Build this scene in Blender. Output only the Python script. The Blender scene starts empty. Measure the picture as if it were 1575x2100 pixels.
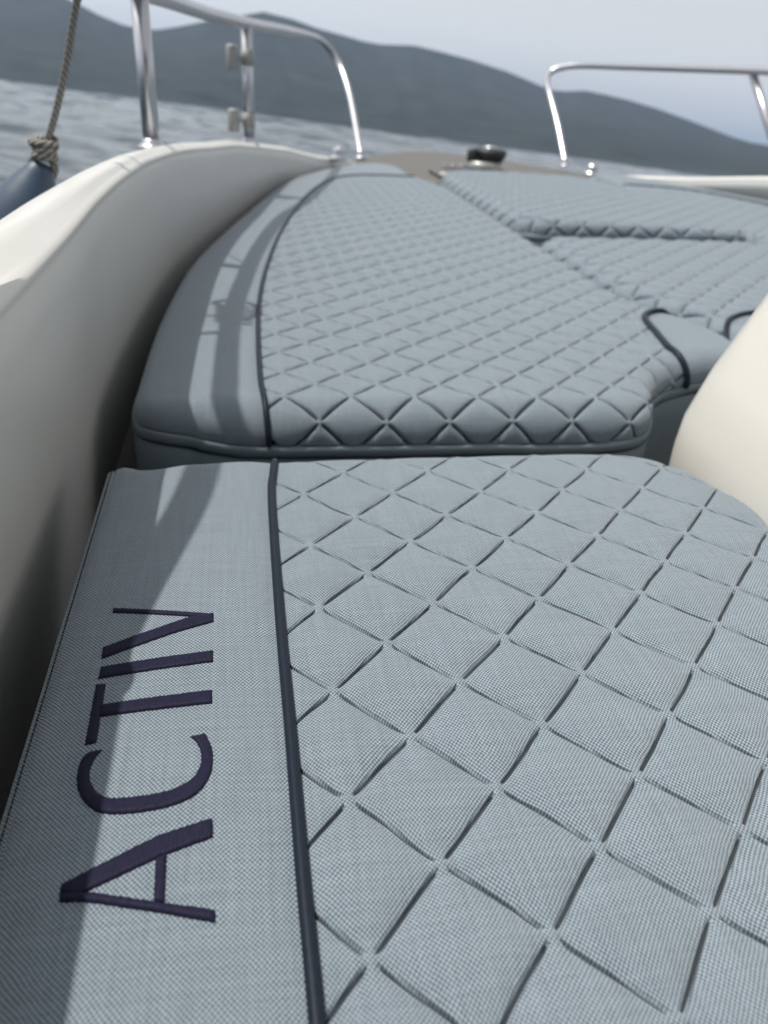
import bpy, bmesh, math, random
import numpy as np
from mathutils import Matrix, Vector

random.seed(7)
rng = np.random.default_rng(7)
scene = bpy.context.scene
COL = scene.collection

# ------------------------------------------------------------------ frame of reference
# Boat frame: x starboard, y towards the bow, z up, origin at the camera, metres.
CAM_H = 1.32                                   # camera above the water
BOAT_ROT = np.array([[0.99814, 0.0, -0.06089], [-0.00295, 0.99882, -0.04842], [0.06082, 0.04851, 0.99697]])
BOAT = Matrix([list(BOAT_ROT[0]) + [0], list(BOAT_ROT[1]) + [0], list(BOAT_ROT[2]) + [CAM_H], [0, 0, 0, 1]])

# ------------------------------------------------------------------ camera
CR = np.array([[0.98398, -0.02395, 0.17669], [-0.16395, -0.51108, 0.84375], [0.07009, -0.85920, -0.50682]])
cam_d = bpy.data.cameras.new("camera")
cam = bpy.data.objects.new("camera", cam_d)
COL.objects.link(cam)
cm = Matrix(((CR[0][0], -CR[0][1], -CR[0][2], 0), (CR[1][0], -CR[1][1], -CR[1][2], 0), (CR[2][0], -CR[2][1], -CR[2][2], 0), (0, 0, 0, 1)))
cam.matrix_world = BOAT @ cm
cam_d.sensor_fit = 'VERTICAL'
cam_d.sensor_height = 36.0
cam_d.lens = 1550 / 2100 * 36
cam_d.clip_start = 0.02
cam_d.clip_end = 20000
cam_d.dof.use_dof = True
cam_d.dof.focus_distance = 0.43
cam_d.dof.aperture_fstop = 7.6
cam_d.dof.aperture_blades = 0
scene.camera = cam

# ------------------------------------------------------------------ world, sun, exposure
SUN_BOAT = np.array([-0.40, 0.17, 1.0])
sw = BOAT_ROT @ (SUN_BOAT / np.linalg.norm(SUN_BOAT))
SUN_EL = math.asin(sw[2])
SUN_AZ = math.atan2(sw[0], sw[1])              # clockwise from +Y
world = bpy.data.worlds.new("World")
scene.world = world
world.use_nodes = True
nt = world.node_tree
nt.nodes.clear()
sky = nt.nodes.new("ShaderNodeTexSky")
sky.sky_type = 'NISHITA'
sky.sun_disc = False
sky.sun_elevation = SUN_EL
sky.sun_rotation = SUN_AZ
sky.altitude = 0
sky.air_density = 1.5
sky.dust_density = 1.2
sky.ozone_density = 0.0
bg = nt.nodes.new("ShaderNodeBackground")
bg.inputs['Strength'].default_value = 0.145
out = nt.nodes.new("ShaderNodeOutputWorld")
hs = nt.nodes.new("ShaderNodeHueSaturation")   # hazy air: the sky is paler than a clean one
hs.inputs['Saturation'].default_value = 0.02
nt.links.new(sky.outputs[0], hs.inputs['Color'])
nt.links.new(hs.outputs[0], bg.inputs[0])
nt.links.new(bg.outputs[0], out.inputs[0])

sun_d = bpy.data.lights.new("sun", 'SUN')
sun_d.energy = 3.7
sun_d.angle = math.radians(0.9)
sun_d.color = (1.0, 0.95, 0.87)
sun = bpy.data.objects.new("sun", sun_d)
COL.objects.link(sun)
sun.rotation_euler = Vector(sw).to_track_quat('Z', 'Y').to_euler()

vs = scene.view_settings
vs.view_transform = 'Standard'
vs.look = 'None'
vs.gamma = 1.0
vs.use_curve_mapping = False
vs.exposure = 0.12
scene.cycles.max_bounces = 8
scene.cycles.volume_bounces = 1
scene.cycles.caustics_reflective = False
scene.cycles.caustics_refractive = False


# ------------------------------------------------------------------ materials
def new_mat(name):
    m = bpy.data.materials.new(name)
    m.use_nodes = True
    n = m.node_tree
    return m, n, n.nodes["Principled BSDF"]


def node(n, kind, **kw):
    x = n.nodes.new(kind)
    for k, v in kw.items():
        setattr(x, k, v)
    return x


def math_node(n, op, a, b=None, c=None):
    x = node(n, "ShaderNodeMath", operation=op)
    for i, v in enumerate((a, b, c)):
        if v is None:
            continue
        if isinstance(v, (int, float)):
            x.inputs[i].default_value = v
        else:
            n.links.new(v, x.inputs[i])
    return x.outputs[0]


def simple(name, col, rough=0.5, metal=0.0, noise=0.0, scale=20.0, bump=0.0, coat=0.0, spec=0.5, detail=4):
    m, n, p = new_mat(name)
    p.inputs['Roughness'].default_value = rough
    p.inputs['Metallic'].default_value = metal
    p.inputs['Coat Weight'].default_value = coat
    p.inputs['Specular IOR Level'].default_value = spec
    tc = node(n, "ShaderNodeTexCoord")
    nz = node(n, "ShaderNodeTexNoise")
    nz.inputs['Scale'].default_value = scale
    nz.inputs['Detail'].default_value = detail
    n.links.new(tc.outputs['Object'], nz.inputs['Vector'])
    mx = node(n, "ShaderNodeMix", data_type='RGBA')
    mx.inputs['A'].default_value = (*[c * (1 - noise) for c in col], 1)
    mx.inputs['B'].default_value = (*[min(1, c * (1 + noise)) for c in col], 1)
    n.links.new(nz.outputs['Fac'], mx.inputs['Factor'])
    n.links.new(mx.outputs['Result'], p.inputs['Base Color'])
    r = math_node(n, 'MULTIPLY_ADD', nz.outputs['Fac'], 0.12, rough - 0.06)
    n.links.new(r, p.inputs['Roughness'])
    if bump:
        b = node(n, "ShaderNodeBump")
        b.inputs['Strength'].default_value = 1.0
        b.inputs['Distance'].default_value = bump
        n.links.new(nz.outputs['Fac'], b.inputs['Height'])
        n.links.new(b.outputs[0], p.inputs['Normal'])
    return m


def fabric_mat(name, dark, light, period, bump):
    """Plain-weave cloth; the UV map holds metres along and across the cloth."""
    m, n, p = new_mat(name)
    uv = node(n, "ShaderNodeUVMap")
    wob = node(n, "ShaderNodeTexNoise")
    wob.inputs['Scale'].default_value = 35
    wob.inputs['Detail'].default_value = 2
    n.links.new(uv.outputs[0], wob.inputs['Vector'])
    sub = node(n, "ShaderNodeVectorMath", operation='SUBTRACT')
    n.links.new(wob.outputs['Color'], sub.inputs[0])
    sub.inputs[1].default_value = (.5, .5, .5)
    add = node(n, "ShaderNodeVectorMath", operation='MULTIPLY_ADD')
    n.links.new(sub.outputs[0], add.inputs[0])
    add.inputs[1].default_value = (.0035, .0035, 0)
    n.links.new(uv.outputs[0], add.inputs[2])
    sep = node(n, "ShaderNodeSeparateXYZ")
    n.links.new(add.outputs[0], sep.inputs[0])
    k = math.pi / period
    sx = math_node(n, 'SINE', math_node(n, 'MULTIPLY', sep.outputs[0], k))
    sy = math_node(n, 'SINE', math_node(n, 'MULTIPLY', sep.outputs[1], k * 0.92))
    w = math_node(n, 'MULTIPLY', sx, sy)                      # -1..1 checkerboard of yarn crossings
    wa = math_node(n, 'POWER', math_node(n, 'ABSOLUTE', w), 0.7)
    h = math_node(n, 'MULTIPLY', wa, math_node(n, 'SIGN', w))
    # yarn streaks, long in one direction
    mp = node(n, "ShaderNodeMapping")
    mp.inputs['Scale'].default_value = (420, 18, 1)
    n.links.new(uv.outputs[0], mp.inputs['Vector'])
    s1 = node(n, "ShaderNodeTexNoise")
    s1.inputs['Scale'].default_value = 1
    n.links.new(mp.outputs[0], s1.inputs['Vector'])
    mp2 = node(n, "ShaderNodeMapping")
    mp2.inputs['Scale'].default_value = (18, 420, 1)
    n.links.new(uv.outputs[0], mp2.inputs['Vector'])
    s2 = node(n, "ShaderNodeTexNoise")
    s2.inputs['Scale'].default_value = 1
    n.links.new(mp2.outputs[0], s2.inputs['Vector'])
    fine = node(n, "ShaderNodeTexNoise")
    fine.inputs['Scale'].default_value = 900
    n.links.new(uv.outputs[0], fine.inputs['Vector'])
    st = math_node(n, 'ADD', s1.outputs['Fac'], s2.outputs['Fac'])          # about 1
    f = math_node(n, 'MULTIPLY_ADD', h, 0.52, 0.5)
    f = math_node(n, 'MULTIPLY_ADD', math_node(n, 'SUBTRACT', st, 1.0), 0.28, f)
    f = math_node(n, 'MULTIPLY_ADD', math_node(n, 'SUBTRACT', fine.outputs['Fac'], 0.5), 0.5, f)
    cr = node(n, "ShaderNodeMix", data_type='RGBA', clamp_factor=True)
    cr.inputs['A'].default_value = (*dark, 1)
    cr.inputs['B'].default_value = (*light, 1)
    n.links.new(f, cr.inputs['Factor'])
    n.links.new(cr.outputs['Result'], p.inputs['Base Color'])
    p.inputs['Roughness'].default_value = 0.55
    p.inputs['Specular IOR Level'].default_value = 0.35
    p.inputs['Sheen Weight'].default_value = 0.4
    p.inputs['Sheen Roughness'].default_value = 0.35
    b = node(n, "ShaderNodeBump")
    b.inputs['Strength'].default_value = 0.85
    b.inputs['Distance'].default_value = bump
    hh = math_node(n, 'MULTIPLY_ADD', st, 0.15, h)
    n.links.new(hh, b.inputs['Height'])
    n.links.new(b.outputs[0], p.inputs['Normal'])
    return m


M = {}
M['fabric'] = fabric_mat("woven_vinyl", (0.055, 0.080, 0.107), (0.330, 0.393, 0.447), 0.00105, 0.00030)
M['fabric_smooth'] = simple("boxing_vinyl", (0.15, 0.19, 0.22), 0.5, noise=0.08, scale=60, bump=0.0002)
M['piping'] = simple("navy_piping", (0.010, 0.016, 0.028), 0.45, noise=0.25, scale=400, bump=0.00012, spec=0.18)
M['thread'] = simple("navy_thread", (0.012, 0.018, 0.035), 0.7, noise=0.3, scale=900)
M['thread_shade'] = simple("thread_groove_shade", (0.035, 0.048, 0.058), 0.7, noise=0.3, scale=900)  # thread darker than its cloth, to carry the shade of the grooves
M['gel'] = simple("white_gelcoat", (0.60, 0.595, 0.572), 0.36, noise=0.03, scale=5, coat=0.08)
M['cream'] = simple("cream_gelcoat", (0.60, 0.58, 0.525), 0.3, noise=0.03, scale=4, coat=0.2)
M['chrome'] = simple("polished_steel", (0.52, 0.52, 0.55), 0.32, metal=1.0, noise=0.04, scale=30)
M['clamp'] = simple("grey_plastic", (0.30, 0.30, 0.29), 0.4, noise=0.1, scale=50)
M['black'] = simple("black_plastic", (0.02, 0.022, 0.026), 0.45, noise=0.2, scale=60)
M['deck'] = simple("grey_deck", (0.10, 0.097, 0.088), 0.6, noise=0.3, scale=25, bump=0.0006)
M['steel_dull'] = simple("dull_steel", (0.33, 0.33, 0.32), 0.35, metal=0.6, noise=0.2, scale=40)
M['fender_blue'] = simple("navy_fender_vinyl", (0.035, 0.062, 0.105), 0.45, noise=0.2, scale=18, bump=0.0005)
M['fender_grey'] = simple("pale_fender_vinyl", (0.42, 0.46, 0.50), 0.45, noise=0.1, scale=15)
M['dark'] = simple("dark_void", (0.01, 0.01, 0.012), 0.8)


def rope_mat():
    m, n, p = new_mat("fender_rope")
    tc = node(n, "ShaderNodeUVMap")
    wv = node(n, "ShaderNodeTexWave", wave_type='BANDS', bands_direction='DIAGONAL')
    wv.inputs['Scale'].default_value = 90
    wv.inputs['Distortion'].default_value = 1.5
    n.links.new(tc.outputs[0], wv.inputs['Vector'])
    mx = node(n, "ShaderNodeMix", data_type='RGBA')
    mx.inputs['A'].default_value = (0.06, 0.06, 0.055, 1)
    mx.inputs['B'].default_value = (0.34, 0.33, 0.30, 1)
    n.links.new(wv.outputs['Fac'], mx.inputs['Factor'])
    n.links.new(mx.outputs['Result'], p.inputs['Base Color'])
    p.inputs['Roughness'].default_value = 0.8
    b = node(n, "ShaderNodeBump")
    b.inputs['Distance'].default_value = 0.001
    n.links.new(wv.outputs['Fac'], b.inputs['Height'])
    n.links.new(b.outputs[0], p.inputs['Normal'])
    return m


M['rope'] = rope_mat()


def thread_mat():
    """Satin-stitch embroidery: fine ribs across each stroke."""
    m, n, p = new_mat("embroidery_thread")
    uv = node(n, "ShaderNodeUVMap")
    mp = node(n, "ShaderNodeMapping")
    mp.inputs['Rotation'].default_value = (0, 0, 0.25)
    mp.inputs['Scale'].default_value = (1900, 160, 1)
    n.links.new(uv.outputs[0], mp.inputs['Vector'])
    nz = node(n, "ShaderNodeTexNoise")
    nz.inputs['Scale'].default_value = 1
    nz.inputs['Detail'].default_value = 2
    n.links.new(mp.outputs[0], nz.inputs['Vector'])
    mx = node(n, "ShaderNodeMix", data_type='RGBA')
    mx.inputs['A'].default_value = (0.006, 0.006, 0.018, 1)
    mx.inputs['B'].default_value = (0.022, 0.021, 0.052, 1)
    n.links.new(nz.outputs['Fac'], mx.inputs['Factor'])
    n.links.new(mx.outputs['Result'], p.inputs['Base Color'])
    p.inputs['Roughness'].default_value = 0.5
    p.inputs['Specular IOR Level'].default_value = 0.10
    p.inputs['Sheen Weight'].default_value = 0.0
    p.inputs['Sheen Tint'].default_value = (0.5, 0.45, 0.8, 1)
    b = node(n, "ShaderNodeBump")
    b.inputs['Distance'].default_value = 0.0006
    b.inputs['Strength'].default_value = 0.8
    n.links.new(nz.outputs['Fac'], b.inputs['Height'])
    n.links.new(b.outputs[0], p.inputs['Normal'])
    return m


M['embroidery'] = thread_mat()


def sea_mat():
    m, n, p = new_mat("sea_water")
    p.inputs['Base Color'].default_value = (0.012, 0.03, 0.042, 1)
    p.inputs['Roughness'].default_value = 0.06
    p.inputs['IOR'].default_value = 1.333
    tc = node(n, "ShaderNodeTexCoord")
    mp = node(n, "ShaderNodeMapping")
    mp.inputs['Rotation'].default_value = (0, 0, 0.25)
    mp.inputs['Scale'].default_value = (0.55, 1.0, 1)
    n.links.new(tc.outputs['Object'], mp.inputs['Vector'])
    a = node(n, "ShaderNodeTexNoise")
    a.inputs['Scale'].default_value = 2.6
    a.inputs['Detail'].default_value = 5
    a.inputs['Roughness'].default_value = 0.6
    n.links.new(mp.outputs[0], a.inputs['Vector'])
    b = node(n, "ShaderNodeBump")
    b.inputs['Strength'].default_value = 0.8
    b.inputs['Distance'].default_value = 0.009
    n.links.new(a.outputs['Fac'], b.inputs['Height'])
    n.links.new(b.outputs[0], p.inputs['Normal'])
    return m


M['sea'] = sea_mat()
M['hill'] = simple("scrub_hillside", (0.028, 0.034, 0.034), 0.95, noise=0.85, scale=0.016, detail=8, spec=0.1)


# ------------------------------------------------------------------ object helpers
def tag(o, label=None, cat=None, group=None, kind=None):
    for k, v in (('label', label), ('category', cat), ('group', group), ('kind', kind)):
        if v:
            o[k] = v
    return o


BASES = {}


def thing(name, base, label, cat, group=None):
    """An Empty at the thing's base, in the boat's frame; its parts are its children."""
    o = bpy.data.objects.new(name, None)
    o.empty_display_size = 0.05
    COL.objects.link(o)
    o.matrix_world = BOAT @ Matrix.Translation(base)
    BASES[o.name] = np.array(base, float)
    return tag(o, label, cat, group)


def holder(name, parent):
    o = bpy.data.objects.new(name, None)
    o.empty_display_size = 0.02
    COL.objects.link(o)
    o.parent = parent
    BASES[o.name] = BASES[parent.name]
    return o


def part(name, verts, faces, mat, parent, uvs=None, smooth=True, label=None, kind=None):
    """verts in the boat frame -> one mesh object under parent."""
    v = np.asarray(verts, float) - BASES[parent.name]
    me = bpy.data.meshes.new(name)
    me.from_pydata(v.tolist(), [], [list(map(int, f)) for f in faces])
    me.materials.append(mat)
    if uvs is None:
        uvs = np.asarray(verts, float)[:, :2]
    lay = me.uv_layers.new(name="UVMap")
    li = np.empty(len(me.loops), np.int32)
    me.loops.foreach_get("vertex_index", li)
    lay.data.foreach_set("uv", np.asarray(uvs, np.float32)[li].ravel())
    if smooth:
        me.polygons.foreach_set("use_smooth", np.ones(len(me.polygons), bool))
    me.update()
    o = bpy.data.objects.new(name, me)
    COL.objects.link(o)
    o.parent = parent
    BASES[o.name] = BASES[parent.name]
    if label:
        o['label'] = label
    if kind:
        o['kind'] = kind
    return o


def catmull(pts, n=8, closed=False):
    p = np.asarray(pts, float)
    out = []
    N = len(p)
    rngi = range(N) if closed else range(N - 1)
    for i in rngi:
        p0 = p[(i - 1) % N] if closed or i > 0 else 2 * p[0] - p[1]
        p1 = p[i]
        p2 = p[(i + 1) % N]
        p3 = p[(i + 2) % N] if closed or i + 2 < N else 2 * p[-1] - p[-2]
        # centripetal-ish: scale the tangents by chord lengths to avoid overshoot
        d1 = np.linalg.norm(p2 - p1) + 1e-9
        m1 = (p2 - p0) / (np.linalg.norm(p1 - p0) + d1 + 1e-9) * d1
        m2 = (p3 - p1) / (np.linalg.norm(p3 - p2) + d1 + 1e-9) * d1
        for k in range(n):
            t = k / n
            h00 = 2 * t ** 3 - 3 * t ** 2 + 1
            h10 = t ** 3 - 2 * t ** 2 + t
            h01 = -2 * t ** 3 + 3 * t ** 2
            h11 = t ** 3 - t ** 2
            out.append(h00 * p1 + h10 * m1 + h01 * p2 + h11 * m2)
    if not closed:
        out.append(p[-1])
    return np.array(out)


def tube(path, r, sides=12, cap=True):
    """verts, faces, uvs of a round bar along path; r scalar or per point."""
    p = np.asarray(path, float)
    n = len(p)
    r = np.broadcast_to(np.asarray(r, float), (n,))
    t = np.gradient(p, axis=0)
    t /= np.linalg.norm(t, axis=1)[:, None] + 1e-12
    ref = np.array([0, 0, 1.0]) if abs(t[0][2]) < 0.9 else np.array([1.0, 0, 0])
    u = np.cross(t[0], ref)
    u /= np.linalg.norm(u)
    V, UV = [], []
    s = 0
    for i in range(n):
        if i:
            s += np.linalg.norm(p[i] - p[i - 1])
        u = u - t[i] * (u @ t[i])
        u /= np.linalg.norm(u) + 1e-12
        w = np.cross(t[i], u)
        for k in range(sides):
            a = 2 * math.pi * k / sides
            V.append(p[i] + r[i] * (u * math.cos(a) + w * math.sin(a)))
            UV.append((s, r[i] * a))
    F = []
    for i in range(n - 1):
        for k in range(sides):
            k2 = (k + 1) % sides
            F.append((i * sides + k, i * sides + k2, (i + 1) * sides + k2, (i + 1) * sides + k))
    if cap:
        F.append(tuple(range(sides))[::-1])
        F.append(tuple((n - 1) * sides + k for k in range(sides)))
    return np.array(V), F, np.array(UV)


def lathe(prof, origin, axis=(0, 0, 1), sides=24):
    """prof: list of (radius, height) along axis."""
    ax = np.asarray(axis, float)
    ax /= np.linalg.norm(ax)
    ref = np.array([1.0, 0, 0]) if abs(ax[0]) < 0.9 else np.array([0, 1.0, 0])
    u = np.cross(ax, ref)
    u /= np.linalg.norm(u)
    w = np.cross(ax, u)
    V, UV, F = [], [], []
    for r, h in prof:
        for k in range(sides):
            a = 2 * math.pi * k / sides
            V.append(np.asarray(origin) + ax * h + max(r, 1e-5) * (u * math.cos(a) + w * math.sin(a)))
            UV.append((a * 0.05, h))
    for i in range(len(prof) - 1):
        for k in range(sides):
            k2 = (k + 1) % sides
            F.append((i * sides + k, i * sides + k2, (i + 1) * sides + k2, (i + 1) * sides + k))
    F.append(tuple(range(sides))[::-1])
    F.append(tuple((len(prof) - 1) * sides + k for k in range(sides)))
    return np.array(V), F, np.array(UV)


def merge(*parts):
    V, F, U, o = [], [], [], 0
    for v, f, u in parts:
        V.append(v)
        U.append(u)
        F += [tuple(i + o for i in q) for q in f]
        o += len(v)
    return np.concatenate(V), F, np.concatenate(U)


def grid_faces(nu, nv, flip=False):
    F = []
    for i in range(nu - 1):
        for j in range(nv - 1):
            q = (i * nv + j, (i + 1) * nv + j, (i + 1) * nv + j + 1, i * nv + j + 1)
            F.append(q[::-1] if flip else q)
    return F


def loft(rows, flip=False):
    """rows: list of equally long point lists."""
    a = np.asarray(rows, float)
    nu, nv = a.shape[:2]
    s = np.concatenate([[0], np.cumsum(np.linalg.norm(np.diff(a[:, nv // 2], axis=0), axis=1))])
    w = np.concatenate([[0], np.cumsum(np.linalg.norm(np.diff(a[nu // 2], axis=0), axis=1))])
    U = np.stack(np.meshgrid(s, w, indexing='ij'), -1).reshape(-1, 2)
    return a.reshape(-1, 3), grid_faces(nu, nv, flip), U


# ------------------------------------------------------------------ 2D polygon helpers
def nearest_on(poly, pts, closed=True, chunk=4000):
    """nearest point on a polyline: (distance, point, segment index, parameter)."""
    a = poly
    b = np.roll(poly, -1, axis=0) if closed else poly[1:]
    if not closed:
        a = poly[:-1]
    ab = b - a
    l2 = (ab ** 2).sum(1) + 1e-18
    D, P, I, T = [], [], [], []
    for s in range(0, len(pts), chunk):
        p = pts[s:s + chunk]
        ap = p[:, None, :] - a[None]
        t = np.clip((ap * ab[None]).sum(2) / l2[None], 0, 1)
        q = a[None] + t[..., None] * ab[None]
        d2 = ((p[:, None, :] - q) ** 2).sum(2)
        k = d2.argmin(1)
        r = np.arange(len(p))
        D.append(np.sqrt(d2[r, k]))
        P.append(q[r, k])
        I.append(k)
        T.append(t[r, k])
    return np.concatenate(D), np.concatenate(P), np.concatenate(I), np.concatenate(T)


def inside(poly, pts):
    x, y = pts[:, 0], pts[:, 1]
    c = np.zeros(len(pts), bool)
    a = poly
    b = np.roll(poly, -1, axis=0)
    for (x1, y1), (x2, y2) in zip(a, b):
        if y1 == y2:
            continue
        hit = ((y1 > y) != (y2 > y)) & (x < (x2 - x1) * (y - y1) / (y2 - y1) + x1)
        c ^= hit
    return c


def clamp_to(poly, pts):
    ins = inside(poly, pts)
    out = pts.copy()
    d = np.zeros(len(pts))
    dd, q, _, _ = nearest_on(poly, pts)
    out[~ins] = q[~ins]
    d[ins] = dd[ins]
    return out, d, ins


def normals2(poly):
    """outward normals of a counter-clockwise closed polyline."""
    t = np.roll(poly, -1, 0) - np.roll(poly, 1, 0)
    t /= np.linalg.norm(t, axis=1)[:, None] + 1e-12
    return np.stack([t[:, 1], -t[:, 0]], 1)


# ------------------------------------------------------------------ upholstery
S = 0.05                                            # side of one quilted square
LA = np.array([S * math.sqrt(.5), -S * math.sqrt(.5)])
LB = np.array([S * math.sqrt(.5), S * math.sqrt(.5)])
FINE = np.array([0, .00022, .00050, .0009, .0015, .0026, .0042, .0065, .0100, .0150, .0200, .0250])
MED = np.array([0, .0006, .0012, .0022, .0042, .0080, .0150, .0250])
COARSE = np.array([0, .0013, .0032, .0080, .0160, .0250])


def samples(h):
    return np.concatenate([h, (S - h[:-1])[::-1]]) / S


class Cushion:
    """Outline = line where the edge starts to roll over, counter-clockwise, columns x, y, roll radius."""

    def __init__(self, root, outline, z0, node0, mirror=None, closed=True, lift=None):
        o = np.asarray(outline, float)
        self.root, self.z0, self.node0, self.mirror, self.lift = root, z0, np.asarray(node0, float), mirror, lift
        self.L = o[:, :2]
        self.r = o[:, 2]
        self.n = normals2(self.L)
        # flat domain: rolled cloth reaches a quarter turn past the line
        self.D = self.L + self.n * (self.r * 1.55)[:, None]
        self.O = self.L + self.n * self.r[:, None]

    def roll(self, p):
        d, q, i, t = nearest_on(self.L, p)
        ins = inside(self.L, p)
        j = (i + 1) % len(self.L)
        r = self.r[i] * (1 - t) + self.r[j] * t
        e = np.where(ins, 0, d)
        nrm = (p - q) / np.maximum(d, 1e-9)[:, None]
        th = np.clip(e / r, 0, 1.55)
        xy = np.where((e > 0)[:, None], q + nrm * (r * np.sin(th))[:, None], p)
        z = self.z0 - r * (1 - np.cos(th))
        if self.lift is not None:
            z = z + self.lift(xy)
        N = np.concatenate([nrm * np.sin(th)[:, None], np.cos(th)[:, None]], 1)
        return np.concatenate([xy, z[:, None]], 1), N

    def place(self, v):
        if self.mirror is not None:
            v = v.copy()
            v[:, 0] = self.mirror - v[:, 0]
        return v

    def at(self, p, h):
        P, N = self.roll(np.asarray(p, float))
        return P + N * np.broadcast_to(h, (len(P),))[:, None]

    def add(self, name, v, f, mat, parent, uv=None, **kw):
        f2 = [q[::-1] for q in f] if self.mirror is not None else f
        return part(name, self.place(v), f2, mat, parent, uv, **kw)

    def plain(self, name, poly, step, parent, puff=.0025, soft=.02, mat=None):
        lo, hi = poly.min(0) - step, poly.max(0) + step
        gx = np.arange(lo[0], hi[0] + step, step)
        gy = np.arange(lo[1], hi[1] + step, step)
        g = np.stack(np.meshgrid(gx, gy, indexing='ij'), -1).reshape(-1, 2)
        c, d, ins = clamp_to(poly, g)
        h = puff * (1 - np.exp(-(d / soft) ** 1.3)) - .0004
        V = self.at(c, h)
        F = np.array(grid_faces(len(gx), len(gy)))
        keep = ins[F].any(1)
        F = F[keep]
        a = np.abs(np.cross(c[F[:, 2]] - c[F[:, 0]], c[F[:, 3]] - c[F[:, 1]]))
        F = F[a > 1e-9]
        use = np.unique(F)
        m = np.full(len(V), -1)
        m[use] = np.arange(len(use))
        return self.add(name, V[use], m[F].tolist(), mat or M['fabric'], parent, c[use])

    def quilt(self, Q, parent, levels, limit=300, flat=None, dome=.0036, slit=.0050):
        """levels: list of (y limit, sample heights); one object per quilted square, nearest first."""
        inv = np.linalg.inv(np.stack([LA, LB], 1))
        cen = np.array([[x, y] for x in (Q[:, 0].min() - S, Q[:, 0].max() + S) for y in (Q[:, 1].min() - S, Q[:, 1].max() + S)])
        ij = (cen - self.node0) @ inv.T
        cells = []
        for i in range(int(ij[:, 0].min()) - 1, int(ij[:, 0].max()) + 2):
            for j in range(int(ij[:, 1].min()) - 1, int(ij[:, 1].max()) + 2):
                cells.append((i, j))
        cells = np.array(cells)
        c = self.node0 + (cells + .5) @ np.stack([LA, LB])
        near = nearest_on(Q, c)[0] < S * .72
        ok = inside(Q, c) | near
        cells, c = cells[ok], c[ok]
        px = self.mirror - c[:, 0] if self.mirror is not None else c[:, 0]
        order = np.argsort(px ** 2 + c[:, 1] ** 2)
        cells, c = cells[order], c[order]
        rest = []
        made = 0
        for (i, j), cc in zip(cells, c):
            hs = next(h for lim, h in levels if cc[1] <= lim)
            t = samples(hs)
            n = len(t)
            tt = np.stack(np.meshgrid(t, t, indexing='ij'), -1).reshape(-1, 2)
            p = self.node0 + (np.array([i, j]) + tt) @ np.stack([LA, LB])
            q, d, ins = clamp_to(Q, p)
            if not ins.any():
                continue
            fr = (q - self.node0) @ inv.T - np.array([i, j])
            fr = np.clip(fr, 0, 1)
            dist = np.minimum(fr, 1 - fr) * S
            lam = .0056
            fp = dist[:, 0] ** 2 / (dist[:, 0] ** 2 + lam ** 2)
            fq = dist[:, 1] ** 2 / (dist[:, 1] ** 2 + lam ** 2)
            edge = 1 - np.exp(-(d / .012) ** 1.5)
            jit = ((i * 73 + j * 37) % 11) / 11 - .5
            h = dome * (1 + .12 * jit) * fp * fq * edge
            if flat:                                        # stuffing is pulled thin along the back edge
                h = h * (1 - .75 * np.clip((q[:, 1] - flat) / .06, 0, 1))
            # stitched dashes: a slit that stops short of each crossing
            def dash(x):
                return np.clip((np.minimum(x, 1 - x) - .068) / .030, 0, 1)
            w = .00068 if len(hs) > 9 else (.00125 if len(hs) > 7 else .0021)
            deep = slit if len(hs) > 9 else slit * 1.35
            sl = np.exp(-(dist[:, 0] / w) ** 2) * dash(fr[:, 1]) + np.exp(-(dist[:, 1] / w) ** 2) * dash(fr[:, 0])
            # the cloth stays a little higher where the lines cross
            cross = np.exp(-((dist ** 2).sum(1)) / (.0050 ** 2))
            h = h - deep * np.clip(sl, 0, 1) + .0011 * cross * edge
            wv_ = np.stack([np.sin(q[:, 1] * 61 + 2 * np.sin(q[:, 0] * 47)), np.sin(q[:, 0] * 67 + 2 * np.sin(q[:, 1] * 43 + 1))], 1) * .0006
            V = self.at(q + wv_ * np.clip(d / .01, 0, 1)[:, None], h)
            F = np.array(grid_faces(n, n))
            F = F[ins[F].any(1)]
            ar = np.abs(np.cross(q[F[:, 2]] - q[F[:, 0]], q[F[:, 3]] - q[F[:, 1]]))
            F = F[ar > 2e-9]
            if len(F) == 0:
                continue
            use = np.unique(F)
            m = np.full(len(V), -1)
            m[use] = np.arange(len(use))
            item = (V[use], [tuple(x) for x in m[F].tolist()], q[use])
            if made < limit:
                self.add("quilted_panel", item[0], item[1], M['fabric'], parent, item[2])
                made += 1
            else:
                rest.append(item)
        # sewing thread in each dash, its dark colour standing for the groove's shade
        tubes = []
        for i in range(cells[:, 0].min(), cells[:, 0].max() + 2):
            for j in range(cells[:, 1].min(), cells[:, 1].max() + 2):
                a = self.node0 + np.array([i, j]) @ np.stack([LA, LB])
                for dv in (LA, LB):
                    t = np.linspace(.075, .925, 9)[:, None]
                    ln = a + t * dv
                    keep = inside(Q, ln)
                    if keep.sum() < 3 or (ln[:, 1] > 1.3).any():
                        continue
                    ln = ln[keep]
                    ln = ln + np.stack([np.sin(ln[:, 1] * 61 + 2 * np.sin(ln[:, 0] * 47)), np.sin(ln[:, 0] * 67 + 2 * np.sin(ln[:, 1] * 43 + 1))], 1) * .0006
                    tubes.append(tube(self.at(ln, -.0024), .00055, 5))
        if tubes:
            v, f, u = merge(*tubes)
            self.add("quilting_thread_shade", v, f, M['thread_shade'], self.root, u, kind='stuff')
        if rest:
            v, f, u = merge(*rest)
            self.add("quilted_panel", v, f, M['fabric'], parent, u, kind='stuff')

    def cord(self, name, path, r, parent, mat, h=.0008, sides=10):
        p = self.at(path, h)
        v, f, u = tube(p, r, sides)
        return self.add(name, v, f, mat, parent, u)

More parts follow.
